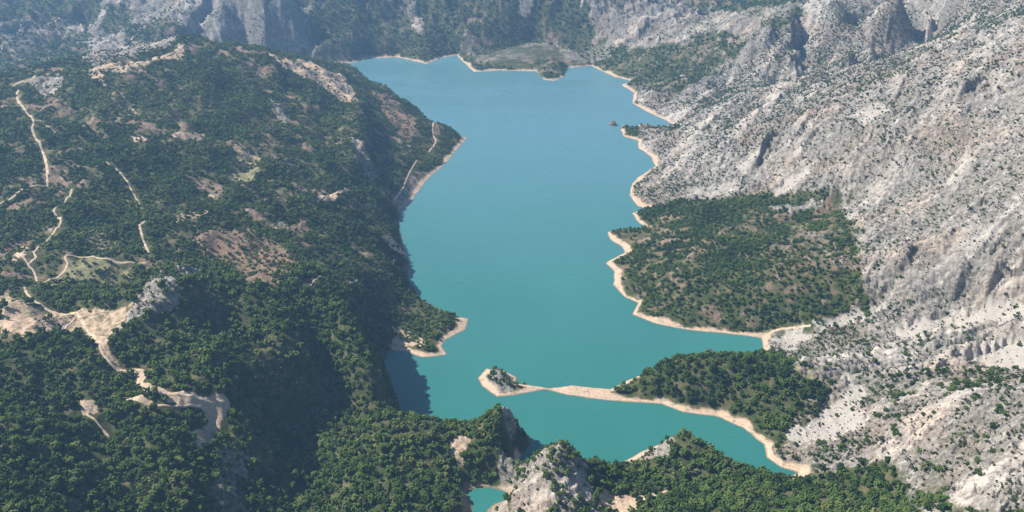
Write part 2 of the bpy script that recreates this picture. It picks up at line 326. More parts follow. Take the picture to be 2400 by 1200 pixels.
# ------------------------------------------------------------------ what covers the land (surveyed patches)
#   rock, tree, scree, sand, field, brown
REG = [
 # --- right mountain: pale rock with scattered bushes
 ([(1480,200),(1500,250),(1600,300),(1500,330),(1490,350),(1530,370),(1540,395),(1500,420),(1485,450),(1505,478),(1640,470),(1760,462),(1960,474),(2000,560),(2015,650),(2000,715),(1890,752),(1800,778),(1795,815),
   (1850,850),(1920,890),(1915,950),(1850,1025),(1800,1060),(1850,1098),(1950,1100),(2060,1100),(2130,1160),(2150,1230),(2900,1230),(2900,-60),(1900,-60),(1880,60),(1700,110)], 20, dict(rock=1, tree=.17)),
 # scrubby green belts on it
 ([(1560,250),(1860,70),(2100,5),(2420,-60),(2420,50),(2200,110),(2000,170),(1700,245)], 34, dict(tree=.95, rock=.7)),
 ([(1600,330),(1900,215),(2200,130),(2220,170),(1950,260),(1700,350)], 34, dict(tree=.7)),
 ([(1440,140),(1600,100),(1870,55),(1850,90),(1700,160),(1560,240),(1500,210),(1470,170)], 25, dict(rock=.25, tree=.75)),
 ([(1600,40),(1860,30),(1900,20),(1840,60),(1700,95),(1600,100)], 25, dict(rock=.55, tree=.4)),
 ([(1500,300),(1560,300),(1580,320),(1530,330),(1490,320)], 8, dict(rock=.7, tree=.5)),
 ([(1880,100),(1950,160),(1900,220),(1840,230),(1850,120)], 20, dict(rock=.6, tree=.5)),
 ([(1530,380),(1600,400),(1640,440),(1500,470),(1490,440)], 10, dict(rock=.8, tree=.4)),
 ([(1880,770),(1960,745),(2100,725),(2150,740),(2050,760),(1960,790),(1880,800)], 12, dict(rock=.7, tree=.5)),
 ([(1880,790),(1960,800),(2080,790),(2180,800),(2180,860),(2080,870),(1960,880),(1880,840)], 12, dict(rock=.8, tree=.42)),
 ([(2150,890),(2250,880),(2420,885),(2420,925),(2330,925),(2260,940),(2200,965),(2170,930)], 16, dict(rock=.6, tree=.62)),
 ([(1960,900),(2150,890),(2180,950),(2100,1000),(2000,1060),(1890,1100),(1880,1070),(1960,1050),(2030,1010),(2010,930)], 12, dict(rock=.6, tree=.5)),
 ([(2060,1090),(2120,1150),(2140,1230),(1980,1230),(1980,1110)], 12, dict(rock=.1, tree=.95)),
 ([(2140,1160),(2200,1130),(2260,1180),(2200,1230),(2140,1230)], 10, dict(rock=.5, tree=.5)),
 # white scree fans
 ([(2230,860),(2300,830),(2420,780),(2420,880),(2330,882)], 10, dict(scree=1, tree=.03)),
 ([(2060,790),(2150,750),(2300,720),(2420,690),(2420,740),(2250,775),(2180,800),(2100,800)], 12, dict(scree=.85, tree=.12)),
 ([(1980,890),(2025,930),(2030,990),(1960,1035),(1870,1050),(1840,1030),(1900,980),(1960,950)], 9, dict(scree=.8, tree=.05)),
 ([(1800,800),(1860,765),(1960,740),(2080,710),(2060,735),(1940,770),(1860,820)], 9, dict(scree=.9, tree=.05)),
 ([(2080,715),(2150,650),(2250,560),(2400,480),(2420,520),(2280,610),(2180,690)], 14, dict(scree=.45, tree=.07)),
 ([(1780,475),(1830,440),(1880,400),(1900,410),(1850,460),(1810,478)], 8, dict(scree=.75, tree=.05)),
 ([(1560,470),(1640,440),(1740,440),(1700,470)], 10, dict(scree=.5, tree=.12)),
 ([(1720,400),(1780,350),(1800,355),(1740,430)], 8, dict(scree=.6, tree=.05)),
 ([(1960,480),(2000,470),(2020,560),(2015,640),(2000,600)], 8, dict(scree=.5, tree=.05)),
 ([(1990,285),(2060,245),(2090,262),(2020,310)], 10, dict(scree=.6, tree=.06)),
 ([(2050,220),(2200,150),(2420,60),(2420,110),(2200,190),(2070,240)], 14, dict(scree=.4, tree=.1)),
 # --- right peninsula: pine wood with pale gaps
 ([(1480,500),(1640,475),(1770,465),(1975,476),(1985,560),(2005,640),(2000,710),(1890,760),(1790,770),(1600,765),(1500,735),(1470,690),(1440,620),(1470,560)], 34, dict(rock=.15, tree=.86, scree=0)),
 ([(1760,600),(1850,560),(1990,540),(2000,640),(1930,700),(1850,720),(1780,680)], 30, dict(rock=.3, tree=.42, brown=.45, sand=.2)),
 ([(1800,490),(1900,480),(1950,495),(1860,510)], 8, dict(rock=.5, tree=.2, sand=.3)),
 ([(1835,530),(1900,530),(1905,548),(1850,545)], 8, dict(field=.5, sand=.3, tree=.2)),
 ([(1440,540),(1560,540),(1600,560),(1500,580)], 8, dict(tree=.45, sand=.3)),
 # --- far side of the lake
 ([(1370,20),(1460,-10),(1600,0),(1640,60),(1600,120),(1500,130),(1400,100)], 30, dict(rock=.85, tree=.3)),
 ([(1660,40),(1760,60),(1800,85),(1680,90)], 25, dict(rock=.8, tree=.2)),
 ([(380,60),(420,-20),(600,-30),(760,20),(720,60),(740,130),(640,128),(520,112),(440,95)], 18, dict(rock=.8, tree=.5)),
 ([(200,150),(210,100),(240,40),(280,-20),(420,-20),(380,60),(300,90),(300,120),(340,110),(420,100),(400,125),(230,160)], 18, dict(rock=.8, tree=.3)),
 ([(250,40),(310,30),(310,90),(240,100)], 15, dict(rock=.2, tree=.8)),
 ([(0,90),(100,85),(190,75),(200,100),(120,110),(40,150),(0,130)], 25, dict(rock=.5, tree=.5, sand=.3)),
 ([(1060,80),(1130,100),(1120,125),(1250,122),(1260,150),(1130,150),(1090,130)], 20, dict(rock=.35, tree=.7, sand=.2)),
 ([(1250,118),(1420,115),(1440,140),(1320,145)], 15, dict(rock=.5, tree=.5)),
 ([(1200,-10),(1270,-10),(1240,60),(1215,60)], 15, dict(rock=.8, tree=.3)),
 ([(950,20),(980,20),(1000,100),(975,100)], 15, dict(rock=.7, tree=.4)),
 # --- left hill: bare and rocky patches
 ([(620,135),(700,148),(790,180),(830,215),(850,250),(800,240),(740,200),(660,165)], 8, dict(sand=.75, tree=.15, brown=.5)),
 ([(880,225),(905,225),(950,270),(985,325),(960,335),(905,290)], 14, dict(sand=.3, tree=.2, brown=.75)),
 ([(190,165),(310,150),(400,140),(440,100),(430,145),(330,165),(240,180),(250,205),(220,200)], 6, dict(sand=.6, tree=.25)),
 ([(70,200),(140,185),(150,215),(110,235),(80,225)], 7, dict(rock=.6, tree=.3)),
 ([(270,210),(340,270),(330,290),(250,250)], 9, dict(sand=.4, tree=.4, brown=.4)),
 ([(310,330),(350,330),(360,345),(320,350)], 6, dict(sand=.7, tree=.2)),
 ([(400,330),(480,322),(480,335),(410,345)], 5, dict(sand=.6, tree=.2)),
 ([(540,350),(600,360),(620,395),(560,390)], 8, dict(sand=.5, tree=.35, brown=.3)),
 ([(540,402),(600,400),(620,412),(580,430),(530,425)], 5, dict(field=.9, tree=.1, sand=.3)),
 ([(635,245),(670,280),(675,300),(650,285)], 5, dict(rock=.9, tree=.1)),
 ([(640,380),(760,400),(800,440),(700,430)], 14, dict(rock=.4, tree=.55)),
 ([(820,340),(850,340),(890,420),(880,440),(840,390)], 8, dict(rock=.7, tree=.35)),
 ([(740,488),(800,455),(815,445),(820,452),(780,490)], 4, dict(sand=.9, tree=.1)),
 ([(635,525),(670,525),(675,550),(640,560)], 6, dict(rock=.9, tree=.2)),
 ([(455,560),(520,545),(600,560),(640,570),(690,620),(700,650),(660,690),(590,680),(530,640),(470,600)], 17, dict(brown=.75, tree=.3, sand=.3)),
 ([(600,590),(650,575),(680,610),(640,620)], 6, dict(field=.5, tree=.15)),
 ([(400,520),(500,505),(490,530),(420,540)], 7, dict(sand=.5, tree=.4)),
 ([(200,560),(300,570),(300,610),(220,600)], 12, dict(sand=.4, tree=.5, field=.4)),
 ([(165,625),(230,625),(310,640),(300,665),(200,670),(110,680),(140,655)], 6, dict(field=.9, tree=.22)),
 ([(40,575),(80,585),(70,620),(30,640)], 8, dict(sand=.7, tree=.25)),
 ([(0,690),(60,720),(170,735),(260,735),(330,715),(340,760),(270,800),(250,850),(300,880),(270,890),(230,830),(190,780),(140,790),(60,815),(0,805)], 6, dict(sand=.52, field=.42, tree=.05, brown=.3)),
 ([(100,745),(170,745),(150,785),(80,805)], 8, dict(rock=.5, brown=.5, tree=.12, sand=.4)),
 ([(0,745),(90,750),(80,800),(0,805)], 8, dict(brown=.6, tree=.03, sand=.6)),
 ([(270,800),(330,710),(350,680),(380,660),(410,665),(425,700),(425,735),(380,755),(330,760),(290,790)], 4, dict(rock=1, scree=0, sand=0, field=0, brown=0, tree=.4)),
 ([(415,655),(440,645),(475,645),(475,660),(430,672)], 4, dict(rock=1, tree=.12)),
 ([(225,800),(262,835),(290,868),(348,885),(345,915),(400,938),(470,942),(548,960),(548,975),(524,1003),(505,1042),(470,1062),(452,1030),(490,1000),(475,980),(400,964),(345,946),(318,915),(322,892),(262,868),(215,800)], 3, dict(rock=.4, sand=.75, scree=.3, tree=.06)),
 ([(190,960),(230,965),(240,990),(200,995)], 4, dict(sand=.9, tree=.1, brown=.3)),
 ([(310,950),(370,965),(350,985),(320,970)], 3, dict(sand=.9, tree=.1)),
 ([(330,1115),(380,1140),(350,1155)], 4, dict(sand=.6, brown=.6, tree=.1)),
 ([(520,1060),(580,1080),(580,1230),(490,1230),(500,1120)], 10, dict(rock=.55, tree=.55)),
 ([(925,560),(955,590),(945,600),(900,580),(890,560)], 4, dict(sand=.8, tree=.25)),
 ([(960,400),(1000,405),(985,440),(945,480),(935,470)], 4, dict(rock=.7, sand=.4, tree=.3)),
 ([(920,770),(960,780),(1010,800),(1000,815),(915,810)], 4, dict(sand=.7, tree=.35)),
 # --- front
 ([(1060,1030),(1090,1020),(1110,1040),(1080,1090),(1050,1070)], 5, dict(sand=.6, rock=.4, tree=.3)),
 ([(1180,965),(1205,960),(1210,990),(1185,985)], 3, dict(rock=1, tree=.2)),
 ([(1170,1060),(1215,1060),(1210,1140),(1170,1140)], 4, dict(rock=1, tree=.2, sand=.2)),
 ([(1200,1180),(1195,1100),(1250,1070),(1310,1030),(1345,1060),(1380,1120),(1410,1230),(1190,1230)], 6, dict(rock=.9, tree=1.1)),
 ([(1410,1145),(1440,1160),(1500,1165),(1560,1155),(1500,1180),(1480,1230),(1390,1230)], 5, dict(sand=.8, field=.4, tree=.08)),
 ([(1460,1082),(1500,1050),(1560,1022),(1585,1040),(1570,1080),(1500,1086)], 5, dict(rock=.6, sand=.5, scree=.3, tree=.2)),
 ([(1130,1215),(1150,1180),(1190,1175),(1190,1230)], 3, dict(rock=.8, sand=.5, tree=.15)),
 ([(1850,870),(1930,875),(1960,880),(1960,895),(1930,910),(1900,900),(1860,890)], 5, dict(field=.85, sand=.35, tree=.06)),
 ([(1700,900),(1780,930),(1740,960),(1660,930)], 12, dict(sand=.3, tree=.65)),
 ([(1120,875),(1185,850),(1215,890),(1190,930),(1120,910)], 4, dict(rock=.9, sand=.1, tree=.85)),
 ([(1250,192),(1268,140),(1300,128),(1335,155),(1325,185)], 6, dict(tree=1, rock=0)),
 ([(1255,185),(1268,140),(1300,128),(1335,155),(1322,178)], 6, dict(bank=.8)),
 ([(1070,1120),(1230,1120),(1240,1240),(1060,1240)], 6, dict(bank=.45)),
 # banks wooded or rocky right down to the water
 ([(830,160),(860,170),(1000,230),(1085,300),(1075,325),(980,290),(850,230)], 8, dict(bank=1)),
 ([(930,480),(965,560),(960,640),(1075,725),(1085,742),(1040,745),(930,690),(900,560)], 5, dict(bank=1)),
 ([(880,800),(914,812),(925,850),(958,982),(1130,995),(1240,1010),(1240,1050),(1215,1090),(1430,1100),(1460,1085),(1430,1180),(1190,1050),(900,1040),(840,900)], 5, dict(bank=1)),
 ([(1500,855),(1640,828),(1780,825),(1780,850),(1560,880),(1490,870)], 5, dict(bank=1)),
 ([(1600,1040),(1850,1105),(1850,1130),(1600,1080)], 5, dict(bank=1)),
 ([(1210,895),(1340,898),(1420,908),(1440,930),(1300,925)], 4, dict(sand=1, tree=.05)),
]
KINDS_ = ('rock', 'tree', 'scree', 'sand', 'field', 'brown', 'bank')
REGW = [(P2(p) if 'bank' in d else survey(p), f, d) for p, f, d in REG]

TRACKS = [  # (line, width)
 ([(-60,235),(0,222),(40,205),(75,198),(120,180),(190,168),(250,172),(315,152),(380,147),(415,133),(434,120)], 8),
 ([(46,222),(44,245),(60,265),(82,295),(80,320),(98,352),(110,390),(115,420),(114,448)], 7),
 ([(82,295),(105,300),(135,315)], 5),
 ([(114,448),(60,462),(0,490)], 6),
 ([(172,458),(160,480),(133,498),(132,515),(148,538),(130,560),(98,590),(84,606),(88,622),(70,632),(82,645),(90,670)], 6),
 ([(70,632),(50,615)], 5),
 ([(100,672),(140,655),(163,640),(158,622),(175,615),(210,617),(250,626),(290,630),(335,628),(350,632)], 6),
 ([(345,535),(332,548),(340,575),(352,606)], 6),
 ([(62,690),(75,715),(110,730),(170,738),(185,745),(160,765),(150,778),(100,800),(55,812)], 5),
 ([(185,745),(215,790),(235,820),(248,850),(280,872),(315,872),(345,885),(330,905),(338,925),(380,945),(440,950),(500,960),(540,966)], 6),
 ([(300,955),(340,972),(380,972),(430,970),(480,968)], 5),
 ([(195,985),(230,1010),(260,1040)], 4),
 ([(750,352),(800,352)], 5),([(745,492),(790,468),(812,450)], 5),
 ([(1020,290),(1015,315),(1022,335),(1005,360)], 6),([(978,380),(960,405),(945,440),(925,468)], 6),
 ([(790,180),(810,205),(820,235)], 6),
 ([(730,690),(790,680),(840,675)], 4),
 ([(470,455),(505,468)], 5),([(250,395),(290,425),(330,490)], 4),
 ([(0,150),(60,88),(120,82),(180,72),(200,100)], 9),
 ([(300,110),(360,70),(420,20),(450,-20)], 12),
 ([(1790,790),(1830,775),(1900,765)], 8),
]
TRW = [(survey(p), w) for p, w in TRACKS]
def resample(p, step):
    out = [p[0]]
    q = [p[0]] + list(p) + [p[-1]]
    for i in range(1, len(q) - 2):           # Catmull-Rom
        a, b, c, d = q[i - 1], q[i], q[i + 1], q[i + 2]
        n = max(1, int(np.hypot(*(c - b)) / step))
        for k in range(1, n + 1):
            t = k / n
            out.append(.5 * (2 * b + (c - a) * t + (2 * a - 5 * b + 4 * c - d) * t * t + (3 * b - a - 3 * c + d) * t ** 3))
    return np.array(out)
TRW = [(resample(p, 9.0), w) for p, w in TRW]

def cover(x, y, tracks=False):
    c = {k: np.zeros(x.shape) for k in KINDS_}
    c['rock'] += .13; c['tree'] += .96
    w1 = fbm(x, y, 55, 4, 5) ; w2 = fbm(x, y, 14, 2, 9)
    for P, f, d in REGW:
        m = f * 3 + 30
        k = in_box(x, y, P, m)
        if not k.any(): continue
        sd = poly_sd(x[k], y[k], P) + w1[k] * (max(f, 7) * 2.6 if f > 5 else f * 1.8) + w2[k] * min(f, 9) * 1.4
        a = 1 - sstep(-f, f, sd)
        for q in KINDS_:
            if q in d: c[q][k] += (d[q] - c[q][k]) * a
    if tracks:
        for p, w in TRW:
            k = np.where(in_box(x, y, p, 20))[0]
            if len(k) == 0: continue
            dm = np.full(len(k), 1e9)
            for a, b in zip(p[:-1], p[1:]):
                e = b - a; L2 = e @ e + 1e-9
                t = np.clip(((x[k] - a[0]) * e[0] + (y[k] - a[1]) * e[1]) / L2, 0, 1)
                dm = np.minimum(dm, np.hypot(x[k] - a[0] - t * e[0], y[k] - a[1] - t * e[1]))
            c['tree'][k] *= sstep(w * .7 + 3.0, w * .7 + 7, dm)
    # natural gaps
    g = fbm(x, y, 120, 4, 301); g2 = fbm(x, y, 38, 3, 311)
    left = (x < -150) & (y < 4200)
    gap = sstep(.10, .32, g + .6 * g2)
    near = 1 - sstep(1300, 2100, np.hypot(x, y))
    gap = gap * (1 - .6 * near)
    c['tree'] *= 1 - gap * np.where(left, .62, .3)
    c['rock'] = np.clip(c['rock'] + gap * .15, 0, 1)
    rg = fbm(x, y, 95, 3, 321, True); lines = sstep(.36, .60, rg) * sstep(-.2, .15, fbm(x, y, 260, 2, 331)) * (1 - .6 * near)
    wood = (c['tree'] > .3) & (c['rock'] < .5)
    c['tree'] *= 1 - .85 * lines * wood
    c['brown'] = np.maximum(c['brown'], (.45 * lines + .3 * gap) * wood)
    c['rock'] = np.clip(c['rock'] + .15 * lines * wood, 0, 1)
    c['gap'] = gap
    return c

def strata(x, y):
    # beds and gullies of the bare mountain: low angle near us, steeper further up the lake
    wx = x + fbm(x, y, 170, 3, 71) * 55; wy = y + fbm(x, y, 170, 3, 75) * 55
    w = sstep(1700, 2500, y); st = 0; bd = 0
    for a, k, sd_ in ((R(16), 1 - w, 0), (R(47), w, 7)):
        al = wx * math.cos(a) + wy * math.sin(a); ac = -wx * math.sin(a) + wy * math.cos(a)
        st = st + k * fbm(al / 5.5, ac, 30, 4, 91 + sd_, True, .6)
        bd = bd + k * fbm(al / 4.5, ac, 105, 3, 95 + sd_)
    return st, bd
def height(x, y, c=None, sd=None):
    if c is None: c = cover(x, y)
    if sd is None: sd = shore_sd(x, y)
    z0 = land0(x, y)
    rock = c['rock'] * (1 - c['scree'] * .8); r = np.hypot(x, y)
    z = z0 + fbm(x, y, 260, 4, 40) * 13
    z += fbm(x, y, 170, 3, 60, True) * (9 + 15 * (x < -200) * (y < 4000)) * np.clip(z0 / 90, 0, 1)
    z += fbm(x, y, 110, 3, 65, True) * 11 * sstep(.12, .6, rock) * sstep(250, 420, x) * np.clip(z0 / 60, 0, 1)
    # strata and gullies running down to the lake on the bare mountain
    big = x > 250; rs = rock * sstep(.12, .6, rock) * sstep(250, 420, x)
    st, bands = strata(x, y)
    z += np.where(big, bands * 24 * rs * (.4 + .6 * sstep(1200, 1550, y)), 0) * np.clip(z0 / 60, 0, 1)
    z += np.where(big, np.sign(st) * np.abs(st) ** .8 * 13 * rs, 0) * np.clip(z0 / 60, 0, 1)
    far = np.clip((r - 3600) / 1500, 0, 1)
    z += fbm(x, y, 420, 5, 121, True) * 55 * far * np.clip(z0 / 80, 0, 1)
    z += fbm(x, y, 140, 4, 125, True) * 20 * far * np.clip(z0 / 60, 0, 1)
    z += fbm(x, y, 75, 4, 127, True, .6) * 20 * far * np.clip(rock * 1.5, 0, 1) * np.clip(z0 / 60, 0, 1)
    z += np.where(x < 260, fbm(x, y, 17, 3, 129, True, .6) * 4.5 * rock * (rock > .3), 0) * (1 - far)
    z += fbm(x, y, 30, 3, 101, True, .6) * (1.0 + 5.0 * rock)
    led = fbm(x, y, 48, 3, 161) * 22 + z; fr = (led / 13) - np.floor(led / 13)      # ledges: flat tread, sharp riser
    z += (sstep(.62, .95, fr) - fr) * 5.5 * rock * sstep(.2, .6, rock) * (1 - far)
    z += fbm(x, y, 7.5, 2, 111) * (.35 + 2.3 * rock) * (1 + far)
    # beach ramp, then the land
    s = np.maximum(sd, 0)
    beach = .24 * s + .004 * s * s + fbm(x, y, 12, 2, 131) * np.clip(s / 14, 0, 1) * .8
    lim = 14 + 10 * sstep(-.2, .3, fbm(x, y, 160, 2, 141))
    steep = sstep(60, 130, base(x - 0, y)) * .6 + .4 * c['bank']      # high banks rise at once
    t = sstep(3, 46 - 22 * steep, s)
    zl = np.maximum(beach * (1 - t) + t * np.maximum(z, 6), .12 * s + .02)
    zw = -.35 * np.maximum(-sd, 0) ** .9 - .02
    return np.where(sd > 0, zl, np.maximum(zw, -30))

# ------------------------------------------------------------------ materials
def mat(name):
    m = bpy.data.materials.new(name); m.use_nodes = True
    nt = m.node_tree; b = nt.nodes['Principled BSDF']
    b.inputs['Specular IOR Level'].default_value = 0.15; b.inputs['Roughness'].default_value = 0.95
    return m, nt, b
class NB:
    def __init__(s, nt): s.nt = nt; s.co = nt.nodes.new('ShaderNodeTexCoord').outputs['Object']
    def l(s, a, b): s.nt.links.new(a, b)
    def inp(s, sock, v):
        if hasattr(v, 'links') or hasattr(v, 'is_linked'): s.l(v, sock)
        elif isinstance(v, (tuple, list)): sock.default_value = (*v, 1.0) if len(v) == 3 and len(sock.default_value) == 4 else v
        else: sock.default_value = v
    def noise(s, scale, detail=4, rough=.55, sc=(1, 1, 1), rot=(0, 0, 0), dist=0):
        v = s.co
        if sc != (1, 1, 1) or rot != (0, 0, 0):
            mp = s.nt.nodes.new('ShaderNodeMapping'); s.l(s.co, mp.inputs[0]); mp.inputs['Scale'].default_value = sc; mp.inputs['Rotation'].default_value = rot; v = mp.outputs[0]
        n = s.nt.nodes.new('ShaderNodeTexNoise'); s.l(v, n.inputs['Vector'])
        n.inputs['Scale'].default_value = 1.0 / scale; n.inputs['Detail'].default_value = detail; n.inputs['Roughness'].default_value = rough; n.inputs['Distortion'].default_value = dist
        return n.outputs[0]
    def ramp(s, fac, stops):
        r = s.nt.nodes.new('ShaderNodeValToRGB'); s.l(fac, r.inputs[0])
        e = r.color_ramp.elements
        while len(e) < len(stops): e.new(.5)
        for q, (p, c) in zip(e, stops): q.position = p; q.color = (*c, 1) if len(c) == 3 else c
        return r.outputs[0]
    def mix(s, f, a, b, mode='MIX'):
        m = s.nt.nodes.new('ShaderNodeMix'); m.data_type = 'RGBA'; m.blend_type = mode
        s.inp(m.inputs[0], f); s.inp(m.inputs[6], a); s.inp(m.inputs[7], b); return m.outputs[2]
    def math(s, op, a, b=0., c=0.):
        m = s.nt.nodes.new('ShaderNodeMath'); m.operation = op
        for i, v in enumerate((a, b, c)): s.inp(m.inputs[i], v)
        return m.outputs[0]
    def attr(s, n):
        a = s.nt.nodes.new('ShaderNodeAttribute'); a.attribute_name = n; return a.outputs['Fac']
    def thr(s, a, n, w=.18):                  # attribute against noise: patchy edge
        v = s.math('ADD', a, s.math('MULTIPLY', s.math('SUBTRACT', n, .5), .9))
        r = s.nt.nodes.new('ShaderNodeMapRange'); s.l(v, r.inputs[0]); r.inputs[1].default_value = .5 - w; r.inputs[2].default_value = .5 + w
        r.interpolation_type = 'SMOOTHSTEP'; return r.outputs[0]
    def bump(s, h, strength, dist, b):
        n = s.nt.nodes.new('ShaderNodeBump'); n.inputs['Strength'].default_value = strength; n.inputs['Distance'].default_value = dist
        s.l(h, n.inputs['Height']); s.l(n.outputs[0], b.inputs['Normal'])

def make_land_mat():
    m, nt, b = mat('land'); n = NB(nt)
    fine = n.noise(5, 5, .65); midn = n.noise(26, 5, .6); big = n.noise(180, 4)
    soil = n.ramp(midn, [(.3, (.032, .05, .016)), (.5, (.066, .08, .030)), (.70, (.17, .14, .085))])
    rockn = n.noise(9, 6, .7); streak = n.noise(16, 5, .62, sc=(.16, 1, .5), rot=(0, 0, R(-21)))
    rock = n.ramp(rockn, [(.32, (.085, .083, .08)), (.43, (.195, .188, .178)), (.56, (.355, .33, .302)), (.70, (.54, .505, .46))])
    bd = n.math('ADD', n.attr('bands'), n.math('MULTIPLY', n.math('SUBTRACT', midn, .5), .5))
    rock = n.mix(n.ramp(bd, [(.34, (.9,) * 3), (.50, (.35,) * 3), (.60, (0,) * 3)]), rock, n.mix(n.ramp(rockn, [(.4, (0,) * 3), (.6, (1,) * 3)]), (.115, .12, .085), (.30, .275, .25)))
    rock = n.mix(n.ramp(bd, [(.62, (0,) * 3), (.8, (.55,) * 3)]), rock, (.66, .61, .55))
    rock = n.mix(n.ramp(streak, [(.38, (.6,) * 3), (.52, (0,) * 3)]), rock, (.19, .17, .155))
    ck = n.math('ABSOLUTE', n.math('SUBTRACT', n.noise(22, 6, .62, sc=(.13, 1, .6), rot=(0, 0, R(-30))), .5))
    rock = n.mix(n.ramp(ck, [(.0, (.8,) * 3), (.022, (0,) * 3)]), rock, (.085, .08, .072))
    rock = n.mix(n.ramp(big, [(.45, (0, 0, 0)), (.62, (.55,) * 3)]), rock, n.mix(1.0, rock, (1.0, .84, .74), 'MULTIPLY'))
    sand = n.ramp(fine, [(.3, (.42, .29, .20)), (.55, (.58, .44, .33)), (.75, (.70, .58, .46))])
    scree = n.ramp(fine, [(.3, (.33, .305, .28)), (.6, (.45, .42, .385)), (.8, (.53, .50, .46))])
    field = n.ramp(midn, [(.35, (.13, .14, .06)), (.55, (.25, .235, .13)), (.7, (.38, .33, .22))])
    brown = n.ramp(fine, [(.3, (.12, .08, .055)), (.55, (.24, .165, .12)), (.75, (.36, .27, .20))])
    c = soil
    c = n.mix(n.thr(n.attr('field'), midn), c, field)
    c = n.mix(n.thr(n.attr('brown'), midn), c, brown)
    c = n.mix(n.thr(n.attr('sand'), n.noise(11, 4, .6)), c, sand)
    c = n.mix(n.thr(n.attr('rock'), n.noise(14, 5, .65)), c, rock)
    c = n.mix(n.thr(n.attr('scree'), n.noise(22, 5, .6, sc=(.35, 1, 1), rot=(0, 0, R(-21)))), c, scree)
    # the drawdown band left bare by the lake
    band = n.ramp(n.noise(4.5, 4, .6), [(.3, (.54, .39, .28)), (.55, (.70, .54, .41)), (.75, (.80, .67, .54))])
    sx = nt.nodes.new('ShaderNodeSeparateXYZ'); n.l(n.co, sx.inputs[0])
    lev = n.math('ADD', n.math('MULTIPLY', sx.outputs[2], 1.0), n.math('MULTIPLY', n.noise(30, 3), 4.0))
    terr = n.math('MULTIPLY', n.math('ADD', n.math('SINE', n.math('MULTIPLY', lev, 3.1)), n.math('SINE', n.math('MULTIPLY', lev, 7.3))), .25)
    band = n.mix(n.math('ADD', .42, terr), band, (.44, .31, .22))
    band = n.mix(n.ramp(n.noise(15, 5, .65), [(.52, (0,) * 3), (.66, (.7,) * 3)]), band, rock)
    wet = nt.nodes.new('ShaderNodeMapRange'); n.l(sx.outputs[2], wet.inputs[0]); wet.inputs[1].default_value = .0; wet.inputs[2].default_value = .9
    band = n.mix(n.math('SUBTRACT', 1.0, wet.outputs[0]), band, (.20, .16, .11))
    c = n.mix(n.attr('beach'), c, band)
    n.l(c, b.inputs['Base Color'])
    n.bump(n.math('ADD', fine, rockn), .7, 2.2, b)
    return m
LAND = make_land_mat()

def mesh_obj(name, V, F, materials, attrs=None, smooth=True, parent=None, kind=None):
    me = bpy.data.meshes.new(name)
    V = np.asarray(V, np.float32); F = np.asarray(F, np.int32)
    me.vertices.add(len(V)); me.vertices.foreach_set('co', V.ravel())
    k = F.shape[1]
    me.loops.add(F.size); me.loops.foreach_set('vertex_index', F.ravel())
    me.polygons.add(len(F)); me.polygons.foreach_set('loop_start', np.arange(0, F.size, k, dtype=np.int32))
    me.polygons.foreach_set('use_smooth', np.full(len(F), smooth))
    for a, v in (attrs or {}).items():
        at_ = me.attributes.new(a, 'FLOAT', 'POINT'); at_.data.foreach_set('value', np.asarray(v, np.float32))
    me.update(calc_edges=True)
    me.materials.append(materials)
    o = bpy.data.objects.new(name, me); sc.collection.objects.link(o)
    if parent: o.parent = parent
    if kind: o['kind'] = kind
    return o

# ------------------------------------------------------------------ the land sheet, finest where it is near
q = 1
azf = np.arange(-41, 41, .062 * q)
az = np.radians(np.concatenate([np.arange(-86, -41, 1.0), azf, np.arange(41, 87, 1.0)]))
rr = [120.0]
while rr[-1] < 26000:
    r0 = rr[-1]
    rr.append(r0 * (1.05 if r0 < 700 else 1 + .0026 * q if r0 < 7300 else 1 + .0045 * q if r0 < 8200 else 1.08))
rr = np.array(rr)
RRR, AZZ = np.meshgrid(rr, az, indexing='ij')
X = (RRR * np.sin(AZZ)).ravel(); Y = (RRR * np.cos(AZZ)).ravel()
print('land verts', X.size)
C = cover(X, Y); SD = shore_sd(X, Y)
S_, BD = strata(X, Y)
BD = np.clip(.5 + .55 * BD + .35 * S_ - .1, 0, 1)
Z = height(X, Y, C, SD)
nr, na = RRR.shape
iy, ix = np.meshgrid(np.arange(nr - 1), np.arange(na - 1), indexing='ij')
i0 = (iy * na + ix).ravel()
QF = np.stack([i0, i0 + 1, i0 + na + 1, i0 + na], 1)[:, ::-1]
bw = np.maximum(14 + 15 * fbm(X, Y, 110, 2, 151) + 7 * fbm(X, Y, 26, 2, 152), 4)
lift = np.clip(1.25 - Z / 16, 0, 1)
beachA = np.clip(1 - sstep(bw * .8, bw * 1.15, SD), 0, 1) * (1 - sstep(8, 12, Z)) * np.clip(1 - 1.2 * C['bank'], 0, 1)
beachA = np.where(SD <= 0, 1.0, beachA)
